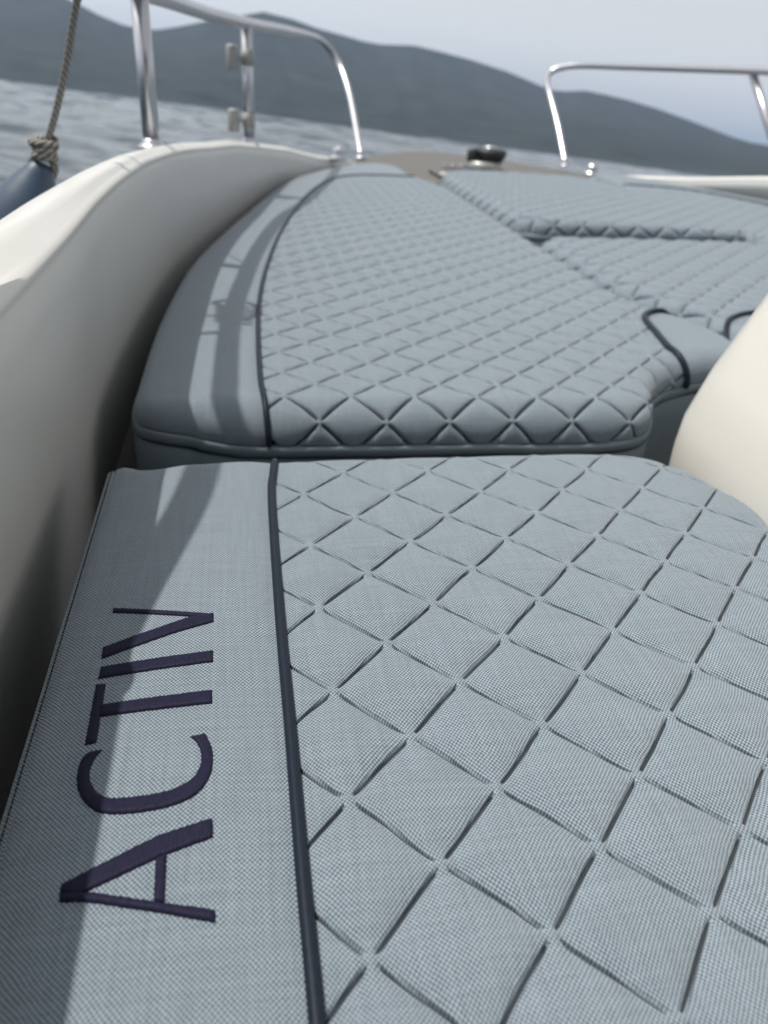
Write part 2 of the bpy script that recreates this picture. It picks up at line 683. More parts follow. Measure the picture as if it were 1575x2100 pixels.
    def arc(self, a, b):
        """indices of the outline from the sample nearest a to the one nearest b, counter-clockwise."""
        ia = int(((self.D - np.asarray(a)) ** 2).sum(1).argmin())
        ib = int(((self.D - np.asarray(b)) ** 2).sum(1).argmin())
        n = len(self.D)
        k = (ib - ia) % n
        return [(ia + x) % n for x in range(k + 1)]

    def skirt(self, name, idx, prof, parent, mat, wob=0.0, closed=False):
        """sweep a profile of (outward, down) along the rolled edge's lower line."""
        rows = []
        ids = list(idx) + ([idx[0]] if closed else [])
        s = 0
        for c, k in enumerate(ids):
            o = self.O[k]
            z = self.z0 - self.r[k]
            if self.lift is not None:
                z = z + float(self.lift(o[None])[0])
            if c:
                s += np.linalg.norm(o - self.O[ids[c - 1]])
            dz = wob * (math.sin(s * 41) + .6 * math.sin(s * 97 + 1))
            rows.append([[*(o + self.n[k] * a), z + b + (dz if a != prof[-1][0] else dz)] for a, b in prof])
        v, f, u = loft(rows, flip=True)
        return self.add(name, v, f, mat, parent, u)


def outline(pts, n=6):
    return catmull(pts, n, closed=True)


def polyline_len(p):
    return np.concatenate([[0], np.cumsum(np.linalg.norm(np.diff(p, axis=0), axis=1))])


def resample(p, step):
    s = polyline_len(p)
    t = np.arange(0, s[-1], step)
    return np.stack([np.interp(t, s, p[:, k]) for k in range(p.shape[1])], 1)


# ================================================================== SETTING
def top_mesh(name, v, f, mat, kind=None, smooth=True, label=None):
    me = bpy.data.meshes.new(name)
    me.from_pydata(np.asarray(v).tolist(), [], f)
    me.materials.append(mat)
    if smooth:
        me.polygons.foreach_set("use_smooth", np.ones(len(me.polygons), bool))
    o = bpy.data.objects.new(name, me)
    COL.objects.link(o)
    if kind:
        o['kind'] = kind
    if label:
        o['label'] = label
    return o


# sea: a polar sheet, finely waved near the boat
def build_sea():
    na = 440
    R = np.concatenate([[0.0, 1.2, 2.0], np.geomspace(3, 160, 400)[:-1], np.geomspace(160, 9000, 90)])
    nr = len(R)
    A = np.linspace(0, 2 * math.pi, na, endpoint=False)
    # more spokes ahead of the boat
    A = A + 0.75 * np.sin(A)
    A = math.pi / 2 + 0.15 + (A - math.pi) 
    rr, aa = np.meshgrid(R, A, indexing='ij')
    x, y = rr * np.cos(aa), rr * np.sin(aa)
    z = np.zeros_like(x)
    step = np.maximum(np.gradient(R)[:, None] + 0 * rr, rr * 2 * math.pi / na * 0.35)
    for k in range(34):
        lam = 0.35 * (9 / 0.35) ** (k / 33)
        th = math.radians(70 + rng.normal(0, 28))
        amp = 0.0080 * lam ** 0.72
        ph = rng.uniform(0, 6.28)
        arg = (x * math.cos(th) + y * math.sin(th)) * 2 * math.pi / lam + ph
        fade = np.clip((lam / (step + 1e-6) - 2.2) / 2.5, 0, 1)
        z += amp * np.sin(arg + 0.5 * np.sin(arg + ph)) * fade
    z *= np.clip(1.2 - rr / 2500, 0, 1)
    v = np.stack([x, y, z], -1).reshape(-1, 3)
    F = []
    for i in range(nr - 1):
        for j in range(na):
            j2 = (j + 1) % na
            F.append((i * na + j, (i + 1) * na + j, (i + 1) * na + j2, i * na + j2))
    return top_mesh("sea", v, F, M['sea'], 'structure')


build_sea()

# hills across the water: elevation of the skyline by bearing (degrees)
SKY = [(-60, 3.0), (-45, 4.4), (-32, 5.6), (-22, 5.3), (-15.03, 4.775), (-13.57, 4.6), (-11.52, 4.55), (-10.21, 4.45), (-9.16, 4.129), (-8.35, 3.833), (-6.97, 3.513), (-5.83, 3.449),
       (-4.97, 3.522), (-3.8, 3.842), (-2.92, 4.121), (-1.45, 4.585), (0.33, 5.09), (1.53, 5.434), (3.37, 5.295), (4.93, 5.004), (6.51, 4.837), (7.79, 4.678), (9.06, 4.621), (11.25, 4.834),
       (12.87, 4.702), (14.81, 4.496), (17.44, 4.087), (19.45, 3.599), (20.46, 3.352), (21.4, 3.376), (22.61, 3.567), (23.88, 3.487), (25.47, 3.332), (27.38, 3.049), (29.62, 2.585),
       (31.21, 2.217), (32.16, 1.997), (33.38, 1.811), (34.39, 1.768), (36.53, 1.647), (44, 1.9), (55, 2.6), (70, 1.5)]


def build_hills(name, a0, a1, dist, shore, seed):
    r2 = np.random.default_rng(seed)
    az = np.arange(a0, a1, 0.16)
    el = np.interp(az, [s[0] for s in SKY], [s[1] for s in SKY])
    ends = np.clip(np.minimum(az - a0, a1 - az) / 3.0, 0, 1)
    depth = np.linspace(0, 1, 34)
    ph = r2.uniform(0, 6.28, 12)
    rows = []
    for a, e, k in zip(az, el, ends):
        d0 = shore * (1 + .05 * math.sin(math.radians(a) * 9 + ph[0]) + .03 * math.sin(math.radians(a) * 23 + ph[1]))
        d1 = dist * (1 + .10 * math.sin(math.radians(a) * 7 + ph[2]))
        hr = math.tan(math.radians(e)) * d1 + CAM_H
        row = []
        for q, t in enumerate(depth):
            if t <= 0.75:
                u = t / 0.75
                d = d0 + (d1 - d0) * u
                prof = u ** 1.15
                rough = 0.10 * math.sin(math.pi * u) * sum(math.sin(math.radians(a) * f + ph[i] + u * (3 + i)) / (1 + i * .5) for i, f in enumerate((17, 31, 53, 90, 140)))
                z = hr * max(0.0, min(prof + rough * .35, u ** 0.6 if u < 1 else 1.0))
                z = min(z, math.tan(math.radians(e)) * d * (0.05 + 0.95 * u) + CAM_H) if u < 1 else hr
            else:
                u = (t - 0.75) / 0.25
                d = d1 + dist * 0.8 * u
                z = hr * (1 - u ** 1.5)
            if q == 0:
                z = -2.0
            row.append((d * math.sin(math.radians(a)), d * math.cos(math.radians(a)), z if q == 0 else z - 0.3))
        rows.append(row)
    v, f, _ = loft(rows)
    return top_mesh(name, v, f, M['hill'], 'structure')


build_hills("hills", -62, 68, 2300, 1150, 3)

# haze over the water and the hills
HAZE = 0.00014
me = bpy.data.meshes.new("haze")
bm = bmesh.new()
bmesh.ops.create_cube(bm, size=1.0)
bmesh.ops.scale(bm, vec=(19000, 19000, 422), verts=bm.verts)
bmesh.ops.translate(bm, vec=(0, 0, 422 / 2 - 4), verts=bm.verts)
bm.to_mesh(me)
bm.free()
hz = bpy.data.objects.new("haze", me)
COL.objects.link(hz)
hz['kind'] = 'stuff'
hm = bpy.data.materials.new("haze_air")
hm.use_nodes = True
hn = hm.node_tree
hn.nodes.clear()
ho = hn.nodes.new("ShaderNodeOutputMaterial")
hv = hn.nodes.new("ShaderNodeVolumePrincipled")
hv.inputs['Color'].default_value = (0.56, 0.74, 1.0, 1)
hv.inputs['Density'].default_value = HAZE
hv.inputs['Anisotropy'].default_value = 0.6
hn.links.new(hv.outputs[0], ho.inputs['Volume'])
me.materials.append(hm)

# ================================================================== BOAT
CX2 = 1.89                                          # mirror: starboard x = CX2 - x
boat = thing("boat", (0.945, 1.6, -1.2), "white motorboat bow with steel handrails and a row of cushions on its foredeck", "boat")

WALL = [(-1.2, -.120), (-.2, -.120), (.3, -.120), (.6, -.119), (.8, -.122), (1.05, -.115), (1.35, -.093), (1.6, -.055), (1.83, -.006), (2.18, .069), (2.488, .145), (2.8, .268), (3.0, .365), (3.25, .49), (3.5, .62), (3.7, .74), (3.82, .85), (3.87, .945)]
ZC = [(-1.2, -.125), (.9, -.126), (1.11, -.129), (1.38, -.142), (1.5, -.149), (1.67, -.161), (1.85, -.171), (2.2, -.205), (2.53, -.240), (2.8, -.283), (3.1, -.320), (3.22, -.350), (3.4, -.362), (4.0, -.362)]
WT = [(-1.2, .085), (.4, .077), (.72, .066), (.9, .060), (1.21, .050), (1.6, .050), (2.2, .052), (3.0, .06), (4, .08)]


def lerp(tab, y):
    return float(np.interp(y, [t[0] for t in tab], [t[1] for t in tab]))


wall_pts = catmull([(x, y) for y, x in WALL], 10)


def gunwale_rows(mirror):
    rows = []
    tang = np.gradient(wall_pts, axis=0)
    tang /= np.linalg.norm(tang, axis=1)[:, None]
    nout = np.stack([-tang[:, 1], tang[:, 0]], 1)      # outboard
    for p, n in zip(wall_pts, nout):
        y = p[1]
        zc, w = lerp(ZC, y), lerp(WT, y)
        lw = np.clip((.53 - y) / .08, 0, 1) * .011      # inner ledge towards the stern
        rt = lw + np.interp(y, [.45, .56, .64, .8, 1.0], [.018, .022, .014, .007, .004])
        st = np.interp(y, [.5, .7, 1.1], [.010, .008, .004])
        k_ = 5.0 if mirror else 1.0
        prof = [(.006 + .075 * k_, -.95), (.006 + .045 * k_, zc - .37), (.006 + .019 * k_, zc - .17), (.006 + .009 * k_, zc - .09), (.006, zc - .03), (.007, zc - .006), (.0085, zc - .0035), (.0075, zc - .002), (.0085, zc + .0008), (.011, zc + .003),
                (.0135 + lw * .5, zc + .0042), (.0150 + lw, zc + .0048), (.0150 + lw + (rt - lw) * .6, zc + .004 + st * .75), (.0155 + rt, zc + .004 + st), (.020 + rt, zc + .005 + st),
                (w * .6 + .01, zc + .0035 + st * .6), (w, zc - .001), (w + .006, zc - .004), (w + .012, zc - .011), (w + .016, zc - .024), (w + .022, zc - .06),
                (w + .02, zc - .14), (w + .02, zc - .16), (w - .02, zc - .40), (w - .10, -1.15), (w - .2, -1.6)]
        # the lower wall must stay above the seat base
        row = []
        for a, z in prof:
            q = p + n * a
            x = CX2 - q[0] if mirror else q[0]
            row.append((x, q[1], z))
        rows.append(row)
    return rows


for mir in (False, True):
    v, f, u = loft(gunwale_rows(mir), flip=not mir)
    part("gunwale", v, f, M['gel'], boat, u, label="white port gunwale beside the camera" if not mir else "far starboard gunwale")

# cockpit sole far below the cushions
base_pts = [(x, y) for x, y in wall_pts if y < 3.45]
rows = [[(x - .03, y, -.80) for x, y in base_pts], [(.945, y, -.80) for x, y in base_pts], [(CX2 - x + .03, y, -.80) for x, y in base_pts]]
v, f, u = loft(rows, flip=True)
part("cockpit_sole", v, f, M['deck'], boat, u, smooth=False)

# raised fore deck at the bow
deck_in = [(.40, 3.02), (.56, 2.90), (.62, 2.80), (.945, 2.80), (1.27, 2.80), (1.33, 2.90), (1.49, 3.02)]
tg_ = np.gradient(wall_pts, axis=0)
tg_ /= np.linalg.norm(tg_, axis=1)[:, None]
top = [(p[0] - t_[1] * .085 * min(1, max(0, (p[1] - 3.12) / .12)), p[1] + t_[0] * .085 * min(1, max(0, (p[1] - 3.12) / .12))) for p, t_ in zip(wall_pts, tg_) if 3.0 < p[1]]
pts = [(x, y) for x, y in top] + [(CX2 - x, y) for x, y in top[::-1]]
ring = deck_in[::-1]
poly = np.array([(x, y, -.341) for x, y in pts] + [(x, y, -.341) for x, y in ring])
n_out, n_in = len(pts), len(ring)
bmd = bmesh.new()
vs_ = [bmd.verts.new(p) for p in poly]
bmd.faces.new(vs_)
bmesh.ops.triangulate(bmd, faces=bmd.faces[:])
lowring = [bmd.verts.new((poly[n_out + k][0], poly[n_out + k][1], -.41)) for k in range(n_in)]
for k in range(n_in - 1):
    bmd.faces.new((vs_[n_out + k], vs_[n_out + k + 1], lowring[k + 1], lowring[k]))
bmd.verts.index_update()
vv = np.array([p.co[:] for p in bmd.verts])
ff = [[q.index for q in fc.verts] for fc in bmd.faces]
bmd.free()
part("fore_deck", vv, ff, M['deck'], boat, smooth=False)
# anchor hatch lid with its own edge
hx0, hx1, hy0, hy1 = .72, 1.17, 2.86, 3.12
lid = [[(hx0, hy0, -.342), (hx0, hy0, -.336), (hx0 + .012, hy0 + .012, -.333)], ]
rows = []
for t in np.linspace(0, 1, 9):
    x = hx0 + (hx1 - hx0) * t
    rows.append([(x, hy0, -.341), (x, hy0, -.335), (x, hy0 + .01, -.332), (x, hy1 - .01, -.332), (x, hy1, -.335), (x, hy1, -.341)])
v, f, u = loft(rows)
part("anchor_hatch", v, f, M['deck'], boat, u, smooth=False)
for hx in (.74, 1.13):
    v, f, u = lathe([(.001, 0), (.014, 0), (.014, .006), (.010, .010), (.001, .011)], (hx, 2.96, -.332), sides=14)
    part("hatch_hinge", v, f, M['gel'], boat, u)

# ------------------------------------------------------------------ rails
TR = 0.0132
port = holder("bow_rail", boat)
port['label'] = "steel port bow rail with three feet"
rail_path = catmull([(-.150, .34, -.120), (-.152, .41, -.080), (-.163, .57, .026), (-.166, .70, .052), (-.170, .84, .063), (-.167, 1.08, .067), (-.148, 1.32, .070), (-.113, 1.6, .071), (-.058, 1.88, .067),
                     (.023, 2.15, .064), (.125, 2.6, .070), (.215, 3.1, .077), (.295, 3.55, .081), (.34, 3.77, .079), (.385, 3.90, .062), (.425, 3.945, .030), (.455, 3.92, -.015), (.478, 3.82, -.09), (.488, 3.70, -.165), (.496, 3.42, -.330)], 10)
v, f, u = tube(rail_path, TR, 16)
part("handrail", v, f, M['chrome'], port, u)


def post(par, base, top, r=TR):
    v, f, u = tube([base, top], r, 16)
    o = part("post", v, f, M['chrome'], par, u)
    d = np.array(top) - np.array(base)
    d /= np.linalg.norm(d)
    v, f, u = lathe([(.001, -.001), (r * 1.75, -.001), (r * 1.75, .002), (r * 1.5, .005), (r * 1.12, .009), (r * 1.1, .014), (r * .9, .014)], base, d, 20)
    part("post_foot", v, f, M['chrome'], par, u)


post(port, (-.137, 1.38, -.139), (-.140, 1.385, .070))
post(port, (.026, 2.15, -.193), (.023, 2.15, .064))
for b, a in (((-.150, .34, -.118), (0, .4, 1)), ((.496, 3.42, -.334), (0, .5, 1))):
    v, f, u = lathe([(.001, -.001), (.022, -.001), (.022, .002), (.019, .005), (.014, .009)], b, (0, 0, 1), 20)
    part("post_foot", v, f, M['chrome'], port, u)
# two clamp-on sockets on the second post
for z in (-.005, -.140):
    v, f, u = merge(lathe([(.0095, -.026), (.0135, -.026), (.0142, -.024), (.0142, .020), (.0125, .024), (.001, .025)], (-.012, 2.135, z), (0, 0, 1), 20),
                    tube([(-.008, 2.137, z), (.028, 2.150, z)], .006, 10),
                    lathe([(.0126, -.016), (.0158, -.016), (.0158, .016), (.0126, .016)], (.0245, 2.15, z), (0, 0, 1), 18))
    o = part("rail_socket", v, f, M['clamp'], port, u)
    v, f, u = lathe([(.001, 0), (.0096, 0), (.0096, .002), (.001, .002)], (-.012, 2.135, z - .0258), (0, 0, 1), 16)
    part("rail_socket_opening", v, f, M['black'], port, u)

star = holder("bow_rail", boat)
star['label'] = "steel starboard bow rail on the far side"
p2 = catmull([(1.394, 3.42, -.312), (1.396, 3.60, -.165), (1.398, 3.76, -.055), (1.412, 3.86, .000), (1.445, 3.90, .034), (1.490, 3.87, .055), (1.545, 3.79, .066), (1.62, 3.5, .070), (1.70, 3.1, .074), (1.765, 2.78, .077), (1.83, 2.4, .076), (1.95, 1.8, .072), (2.02, 1.2, .068), (2.02, .7, .06)], 10)
v, f, u = tube(p2, TR, 16)
part("handrail", v, f, M['chrome'], star, u)
post(star, (1.86, 2.58, -.235), (1.765, 2.80, .076))
v, f, u = lathe([(.001, -.001), (.022, -.001), (.022, .002), (.019, .005), (.014, .009)], (1.394, 3.42, -.316), (0, 0, 1), 20)
part("post_foot", v, f, M['chrome'], star, u)

# domed mooring bollards on the gunwale
for c in ((.345, 2.93, -.292), (1.408, 3.16, -.318)):
    v, f, u = lathe([(.001, -.004), (.034, -.004), (.034, .003), (.028, .007), (.024, .012), (.0235, .016), (.0255, .020), (.024, .028), (.017, .036), (.008, .040), (.001, .041)], c, (0, 0, 1), 28)
    part("mooring_bollard", v, f, M['chrome'], boat, u)

# windlass: low steel housing, dark drum and clutch knob
wl = holder("windlass", boat)
wx, wy, wz = .985, 3.28, -.342
v, f, u = lathe([(.075, 0), (.078, .012), (.075, .030), (.068, .038), (.001, .038)], (wx, wy, wz), sides=32)
part("windlass_base", v, f, M['steel_dull'], wl, u)
v, f, u = lathe([(.052, .036), (.052, .044), (.058, .050), (.064, .062), (.064, .076), (.058, .083), (.001, .086)], (wx + .025, wy, wz), sides=32)
part("drum", v, f, M['black'], wl, u)
v, f, u = lathe([(.030, .084), (.028, .091), (.018, .094), (.001, .095)], (wx + .02, wy, wz), sides=24)
part("drum_cap", v, f, M['chrome'], wl, u)
v, f, u = lathe([(.020, .030), (.022, .045), (.022, .072), (.018, .082), (.001, .084)], (wx - .055, wy - .01, wz), sides=20)
part("clutch_knob", v, f, M['black'], wl, u)
ch = []
for k in range(5):
    c = np.array((wx - .095 - k * .017, wy - .02 + .004 * (k % 2), wz + .012))
    a = np.linspace(0, 2 * math.pi, 13)
    if k % 2:
        ring3 = np.stack([c[0] + .013 * np.cos(a), c[1] + .007 * np.sin(a), np.full(13, c[2])], 1)
    else:
        ring3 = np.stack([c[0] + .013 * np.cos(a), np.full(13, c[1]), c[2] + .007 * np.sin(a)], 1)
    v, f, u = tube(ring3, .003, 8, cap=False)
    part("chain_link", v, f, M['chrome'], wl, u)

# unseen sky blocker behind the camera, added to darken surfaces facing aft
rows = []
for y, z in ((-.75, -.80), (-.75, .10), (-.80, .14), (-1.25, .60), (-1.10, .68), (-.10, .70), (.04, .72), (.05, .74), (-.1, .77), (-2.6, .80), (-2.9, .76), (-2.9, .70), (-1.6, .70), (-1.5, .60), (-1.5, -.80)):
    rows.append([(x, y - .10 * abs(x - .945) ** 2, z) for x in np.linspace(-.22, 2.11, 15)])
v, f, u = loft(rows)
part("sky_blocker", v, f, M['black'], boat, u)

# cream console side that rises to starboard of the near cushion
rows = []
for y, inset in ((-.9, 0), (-.3, 0), (.1, 0), (.35, 0), (.50, 0), (.575, .001), (.605, .006), (.622, .016), (.632, .032), (.634, .05), (.634, .25), (.634, .5)):
    prof = []
    for x, z in ((.445, -.42), (.421, -.345), (.4165, -.325), (.4155, -.300), (.4175, -.27), (.4325, -.223), (.466, -.15), (.515, -.045), (.56, .05), (.60, .12), (.66, .16), (.80, .17), (1.0, .17)):
        prof.append((x - .013 + inset, y, z))
    rows.append(prof)
v, f, u = loft(rows)
part("console", v, f, M['cream'], boat, u)



def bench(c):
    """moulded locker under a cushion, a little smaller than it."""
    ring = c.O - c.n * .012
    z0 = c.z0 - .150
    rows = []
    for z, k in ((z0 - .40, .0), (z0 - .012, .0), (z0 - .003, .003), (z0, .010)):
        rows.append([[*(q - n_ * k), z] for q, n_ in zip(np.concatenate([ring, ring[:1]]), np.concatenate([c.n, c.n[:1]]))])
    cen = ring.mean(0)
    rows.append([[*(q * .5 + cen * .5), z0] for q in np.concatenate([ring, ring[:1]])])
    v, f, u = loft(rows, flip=True)
    f2 = [q[::-1] for q in f] if c.mirror is not None else f
    part("bench", c.place(v), f2, M['deck'], boat, u)  # dark grey puts the shade of the cushion gaps into the locker's colour


# ================================================================== CUSHIONS
G = "quilted bow cushions"

# ---- near cushion with the embroidered lettering
near = thing("cushion", (.14, .3, -.40), "nearest cushion with the navy embroidered lettering ACTIV along its plain band", "cushion", G)
ol = outline([(-.0985, .551, .007), (-.0985, .50, .007), (-.0985, .2, .007), (-.0985, -.12, .007), (-.09, -.14, .015), (.1, -.15, .03), (.33, -.15, .035), (.375, -.14, .035), (.388, -.1, .035), (.388, .1, .035), (.388, .43, .035),
              (.385, .485, .034), (.375, .520, .032), (.357, .550, .030), (.325, .562, .030), (.20, .561, .030), (.03, .556, .026), (-.05, .549, .024), (-.085, .5455, .018), (-.096, .5535, .010)], 8)
# keep the order counter-clockwise
ar = 0.5 * np.sum(ol[:, 0] * np.roll(ol[:, 1], -1) - np.roll(ol[:, 0], -1) * ol[:, 1])
if ar < 0:
    ol = ol[::-1]
cn = Cushion(near, ol, -.288, (.0418, .5078))
pip = catmull([(.0205, -.13), (.0200, .134), (.0192, .19), (.0188, .269), (.0180, .344), (.0180, .449), (.0190, .519), (.0215, .545), (.0240, .575), (.0245, .597)], 10)
ia = cn.arc(pip[0], pip[-1])
Qn = np.concatenate([cn.D[ia], pip[::-1]])
ib = cn.arc(pip[-1], pip[0])
Bn = np.concatenate([cn.D[ib], pip])
qt = holder("quilted_top", near)
cn.quilt(Qn, qt, [(9, FINE)], flat=.50)
cn.plain("plain_band", Bn, .004, near, puff=.0038, soft=.020)
cn.cord("piping", pip + np.array([-.0008, 0]), .0031, near, M['piping'], h=.0012, sides=14)
cn.skirt("boxing", list(range(len(cn.D))), [(-.0005, .0005), (.0010, -.004), (.0025, -.03), (.001, -.11), (-.003, -.145)], near, M['fabric_smooth'], closed=True)
# double-folded seam flange down the left side, with its stitches
left = cn.arc((-.108, .555), (-.108, -.13))
cn.skirt("seam_flange", left, [(-.0050, .0058), (-.0010, .0062), (.0022, .0044), (.0028, .0020), (.0016, .0004), (-.0004, .0)], near, M['fabric'], wob=.00025)
st_path = resample(np.array([cn.O[k] + cn.n[k] * (-.0008) for k in left]), .0032)
bits = []
for k in range(len(st_path) - 1):
    if st_path[k][1] < .06:
        continue
    a, b = st_path[k], st_path[k] + (st_path[k + 1] - st_path[k]) * .72
    za = cn.z0 - .007 + .0066
    bits.append(tube([(a[0], a[1], za), ((a[0] + b[0]) / 2, (a[1] + b[1]) / 2, za + .0004), (b[0], b[1], za)], .00042, 6))
v, f, u = merge(*bits)
part("stitching", v, f, M['thread'], near, u, kind='stuff')

bench(cn)

# embroidered letters (metres on the cushion's top)
GLYPH = {
    'A': [[(-.0183, .2208), (-.0406, .2143), (-.0646, .2023), (-.0758, .1966), (-.0757, .193), (-.0697, .1905), (-.0636, .1926), (-.0387, .2037), (-.0178, .2108)],
          [(-.0164, .1789), (-.038, .1843), (-.0629, .1914), (-.0704, .1924), (-.0757, .193), (-.075, .1888), (-.0651, .1876), (-.0376, .1798), (-.0159, .1732)],
          [(-.0407, .2035), (-.0363, .2050), (-.0354, .1835), (-.0397, .1845)]],
    'C': [[(-.0231, .2692), (-.0199, .2607), (-.0189, .2517), (-.02, .2432), (-.0251, .2341), (-.0334, .2291), (-.0458, .2266), (-.0581, .2265), (-.0665, .2286), (-.0724, .2334), (-.0769, .2411), (-.0789, .2481), (-.079, .2579), (-.0765, .2628), (-.0697, .264),
           (-.0726, .2587), (-.0737, .2517), (-.072, .2446), (-.068, .2388), (-.0624, .2358), (-.0508, .2353), (-.0382, .2369), (-.0288, .242), (-.0249, .2494), (-.0247, .2567), (-.027, .2638), (-.0306, .2677)]],
    'T': [[(-.0797, .3084), (-.0746, .3085), (-.0733, .2685), (-.0786, .2675)], [(-.0750, .2935), (-.0206, .2988), (-.0203, .289), (-.0745, .285)]],
    'I': [[(-.0792, .3218), (-.0209, .3297), (-.0206, .3202), (-.0794, .3124)]],
    'V': [[(-.0796, .3725), (-.022, .3622), (-.0212, .3587), (-.034, .3601), (-.0794, .3678)], [(-.0805, .3374), (-.0347, .3602), (-.0217, .3629), (-.0211, .3546), (-.0409, .3468), (-.0798, .3279)]],
}


def satin(stroke, seed):
    """a domed satin-stitch stroke: fine grid held inside the stroke's outline."""
    p = np.array(stroke)
    r3 = np.random.default_rng(seed)
    q = []
    for k in range(len(p)):
        a, b = p[k], p[(k + 1) % len(p)]
        m_ = max(1, int(np.linalg.norm(b - a) / .0009))
        q += [a + (b - a) * t / m_ for t in range(m_)]
    q = np.array(q) + r3.normal(0, .00010, (len(q), 2))
    st = .0006
    lo, hi = q.min(0) - st, q.max(0) + st
    gx, gy = np.arange(lo[0], hi[0] + st, st), np.arange(lo[1], hi[1] + st, st)
    g = np.stack(np.meshgrid(gx, gy, indexing='ij'), -1).reshape(-1, 2)
    c, d, ins = clamp_to(q, g)
    h = .0014 * np.sqrt(1 - (1 - np.clip(d / .0026, 0, 1)) ** 2)
    F = np.array(grid_faces(len(gx), len(gy)))
    F = F[ins[F].any(1)]
    ar_ = np.abs(np.cross(c[F[:, 2]] - c[F[:, 0]], c[F[:, 3]] - c[F[:, 1]]))
    F = F[ar_ > 1e-10]
    use = np.unique(F)
    m_ = np.full(len(c), -1)
    m_[use] = np.arange(len(use))
    return c[use], h[use], m_[F].tolist()


for ch_, strokes in GLYPH.items():
    pcs = []
    for si, st in enumerate(strokes):
        if ch_ == 'C':
            p = np.array(st)
            st = np.concatenate([catmull(p[:15], 4), catmull(p[14:], 4)[1:]])
        c_, h_, f_ = satin(st, ord(ch_) + si)
        db_ = clamp_to(Bn, c_)[1]
        v_ = np.concatenate([c_, (cn.z0 + .0038 * (1 - np.exp(-(db_ / .020) ** 1.3)) - .0004 + si * .00012 + h_)[:, None]], 1)
        pcs.append((v_, f_, c_))
    v, f, u = merge(*pcs)
    part("letter", v, f, M['embroidery'], near, u, label="navy embroidered letter " + ch_)

# ---- long port cushion behind it (and its mirror image to starboard)
PORT_OUT = [(-.100, .86, .014), (-.100, .80, .014), (-.0975, .764, .018), (-.088, .748, .023), (-.055, .757, .033), (.0, .7635, .0405), (.25, .7635, .0405), (.39, .7635, .0405), (.432, .766, .037), (.453, .786, .030), (.468, .822, .031), (.500, .868, .034),
            (.545, .908, .036), (.610, .937, .036), (.655, .945, .034), (.683, .955, .026), (.694, .985, .016), (.692, 1.04, .014), (.672, 1.10, .012), (.634, 1.16, .020), (.616, 1.26, .028), (.614, 1.6, .028), (.614, 2.0, .028), (.613, 2.42, .028),
            (.602, 2.54, .02), (.575, 2.64, .014), (.555, 2.72, .014), (.553, 2.86, .014), (.545, 2.96, .014), (.51, 3.00, .014), (.45, 2.975, .014), (.386, 2.90, .014), (.320, 2.80, .014), (.245, 2.65, .014), (.165, 2.47, .014), (.088, 2.17, .014), (.016, 1.83, .014),
            (-.030, 1.60, .014), (-.072, 1.35, .014), (-.093, 1.10, .014), (-.099, .96, .014)]
PORT_PIPE = [(.0240, .700), (.0215, .735), (.0195, .763), (.0175, .806), (.019, .981), (.024, 1.12), (.038, 1.297), (.071, 1.58), (.117, 1.861), (.185, 2.2), (.262, 2.46), (.315, 2.57), (.38, 2.635), (.47, 2.665), (.575, 2.675)]
TAB_PIPE = [(.600, .868), (.591, .885), (.582, .905), (.579, .930), (.585, .964), (.594, 1.002), (.602, 1.04), (.613, 1.078), (.634, 1.107), (.668, 1.121), (.694, 1.106), (.710, 1.068)]


def long_cushion(label, mirror, levels, limit, fine):
    root = thing("cushion", ((CX2 - .25) if mirror else .25, 1.5, -.40), label, "cushion", G)
    o = outline(PORT_OUT, 6)
    if 0.5 * np.sum(o[:, 0] * np.roll(o[:, 1], -1) - np.roll(o[:, 0], -1) * o[:, 1]) < 0:
        o = o[::-1]
    c = Cushion(root, o, -.297 if mirror else -.3095, (.0415, .8307), mirror=CX2 if mirror else None)
    pp = catmull(PORT_PIPE, 8)
    tp = catmull(TAB_PIPE, 6)
    q1 = c.arc(pp[0], tp[0])
    q2 = c.arc(tp[-1], pp[-1])
    Q = np.concatenate([c.D[q1], tp, c.D[q2], pp[::-1]])
    B = np.concatenate([c.D[c.arc(pp[-1], pp[0])], pp])
    T = np.concatenate([c.D[c.arc(tp[0], tp[-1])], tp[::-1]])
    h = holder("quilted_top", root)
    c.quilt(Q, h, levels, limit, dome=.0031)
    c.plain("plain_band", B, fine, root, puff=.002, soft=.016)
    c.plain("plain_tab", T, .006, root, puff=.003, soft=.03)
    sh = np.array([-.0008, 0])
    c.cord("piping", pp + sh, .0032, root, M['piping'], h=.0014)
    c.cord("piping", tp, .0048, root, M['piping'], h=.0022)
    full = list(range(len(c.D)))
    c.skirt("welt", full, [(-.006, .0002), (.0006, -.0012), (.0022, -.0030), (.0024, -.0105), (.0010, -.0125), (-.001, -.0130)], root, M['fabric_smooth'], wob=.0005, closed=True)
    rows = c.skirt("boxing", full, [(-.0012, -.0115), (-.0022, -.0142), (.0014, -.0180), (.0022, -.045), (.001, -.11), (-.002, -.135)], root, M['fabric_smooth'], wob=.0004, closed=True)
    sp = np.array([[*(c.O[k] + c.n[k] * .0004), c.z0 - c.r[k] - .0138] for k in full + [0]])
    v, f, u = tube(sp, .0008, 6, cap=False)
    c.add("seam_line", v, f, M['thread'], root, u)
    bench(c)
    return c


cp = long_cushion("long port cushion running to the bow, behind the lettered one, rail shadow on its band", False, [(1.25, MED), (99, COARSE)], 300, .006)

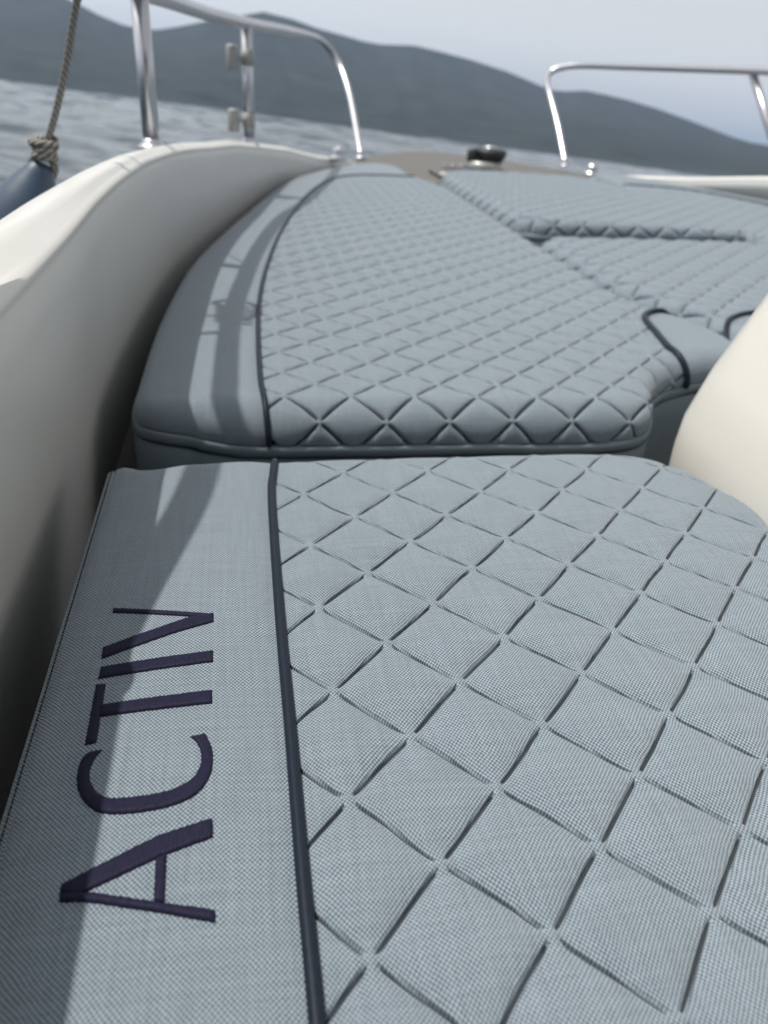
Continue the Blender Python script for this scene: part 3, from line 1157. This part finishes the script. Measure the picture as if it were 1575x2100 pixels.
# ---- two cushions in the middle
def middle_cushion(label, pts, z0, pipe=None, limit=150, node0=(.6925, 1.40)):
    root = thing("cushion", (.945, (pts[0][1] + pts[2][1]) / 2, -.40), label, "cushion", G)
    o = outline(pts, 5)
    if 0.5 * np.sum(o[:, 0] * np.roll(o[:, 1], -1) - np.roll(o[:, 0], -1) * o[:, 1]) < 0:
        o = o[::-1]
    c = Cushion(root, o, z0, node0)
    h = holder("quilted_top", root)
    Q = c.D
    if pipe is not None:
        pp = catmull(pipe, 6)
        Q = np.concatenate([c.D[c.arc(pp[0], pp[-1])], pp[::-1]])
        T = np.concatenate([c.D[c.arc(pp[-1], pp[0])], pp])
        c.plain("plain_tab", T, .008, root, puff=.003, soft=.03)
        c.cord("piping", pp, .0042, root, M['piping'], h=.0020)
    c.quilt(Q, h, [(99, COARSE)], limit, dome=.0045)
    full = list(range(len(c.D)))
    c.skirt("boxing", full, [(-.004, .001), (.0016, -.001), (.0016, -.012), (-.001, -.015), (.002, -.02), (.002, -.12)], root, M['fabric_smooth'], closed=True)
    bench(c)
    return c


R_ = .038
middle_cushion("middle cushion nearer the console, its rolled edge against the long port cushion",
               [(.684, 1.64, R_), (.684, 1.45, R_), (.688, 1.28, R_), (.71, 1.17, R_), (.738, 1.09, .036), (.745, 1.0, .03), (.76, .97, .03), (.95, .965, .03), (1.15, .97, .03), (1.17, 1.0, .03), (1.20, 1.2, R_), (1.206, 1.45, R_), (1.206, 1.66, .03), (1.19, 1.70, .02), (.95, 1.685, .02), (.73, 1.665, .02), (.70, 1.66, .03)],
               -.301, pipe=[(1.24, 1.04), (1.12, 1.09), (.95, 1.105), (.86, 1.10), (.80, 1.09), (.765, 1.072), (.735, 1.045), (.705, 1.0)])
middle_cushion("middle cushion at the bow, in front of the windlass",
               [(.684, 2.60, R_), (.684, 2.2, R_), (.684, 1.90, R_), (.692, 1.845, .036), (.72, 1.818, .032), (.95, 1.800, .028), (1.15, 1.775, .024), (1.19, 1.772, .024), (1.206, 1.80, .03), (1.206, 2.2, R_), (1.206, 2.58, R_), (1.19, 2.66, .03), (1.13, 2.72, .02), (.95, 2.735, .02), (.76, 2.715, .02), (.70, 2.655, .03)],
               -.286, node0=(.6925, 1.40))

cs = long_cushion("long starboard cushion on the far side, partly hidden behind the cream console", True, [(99, COARSE)], 300, .012)

# ================================================================== FENDER
fend = thing("fender", (-.26, 1.08, -.35), "navy fender with a pale body hanging by its grey rope outside the port gunwale", "fender")
rp = catmull([(-.176, 1.105, .076), (-.172, 1.10, .062), (-.183, 1.10, .035), (-.200, 1.10, -.02), (-.220, 1.10, -.075), (-.236, 1.10, -.112)], 8)
v, f, u = tube(rp, .0042, 12)
part("rope", v, f, M['rope'], fend, u)
# knot round the rail, with tails
coil = []
for k in range(0, 132):
    a = k / 131 * 2 * math.pi * 5.5
    yy = 1.075 + .085 * k / 131
    rr_ = TR + .0055 + .010 * math.sin(k * .21) ** 2 * max(0, math.sin(a))
    coil.append((-.167 + rr_ * math.cos(a), yy, .073 + rr_ * math.sin(a)))
v, f, u = merge(tube(coil, .0052, 10), tube(catmull([(-.178, 1.15, .08), (-.196, 1.172, .082), (-.172, 1.19, .088), (-.140, 1.165, .084), (-.142, 1.12, .088), (-.168, 1.09, .088)], 8), .0058, 10),
                tube(catmull([(-.16, 1.06, .078), (-.185, 1.035, .074), (-.205, 1.025, .060), (-.215, 1.02, .058)], 8), .0055, 10))
part("rail_knot", v, f, M['rope'], fend, u)
v, f, u = tube(catmull([(-.150, 1.30, .082), (-.146, 1.365, .086), (-.160, 1.43, .088), (-.190, 1.49, .086), (-.235, 1.50, .082)], 8), .0022, 8)
part("whipping_cord", v, f, M['rope'], fend, u)
kn = []
for k in range(90):
    a = k / 89 * 2 * math.pi * 3
    kn.append((-.240 + (.010 + .003 * math.sin(k * .5)) * math.cos(a), 1.10 + .010 * math.sin(a), -.108 - .020 * k / 89))
v, f, u = tube(kn, .0058, 10)
part("fender_knot", v, f, M['rope'], fend, u)
# eye loop through the fender's head
a = np.linspace(0, 2 * math.pi, 25)
v, f, u = tube(np.stack([-.245 + .014 * np.cos(a), np.full(25, 1.10), -.140 + .014 * np.sin(a)], 1), .0048, 10, cap=False)
part("eye_loop", v, f, M['rope'], fend, u)
ax = np.array([-.42, -.05, -.92])
v, f, u = lathe([(.001, -.006), (.010, -.005), (.015, 0), (.018, .006), (.025, .018), (.034, .034), (.043, .052), (.049, .070), (.0515, .082), (.0505, .086)], (-.247, 1.10, -.140), ax, 28)
part("fender_cap", v, f, M['fender_blue'], fend, u)
v, f, u = lathe([(.050, .084), (.056, .088), (.060, .097), (.061, .12), (.061, .34), (.055, .37), (.03, .40), (.001, .405)], (-.247, 1.10, -.140), ax, 32)
part("fender_body", v, f, M['fender_grey'], fend, u)
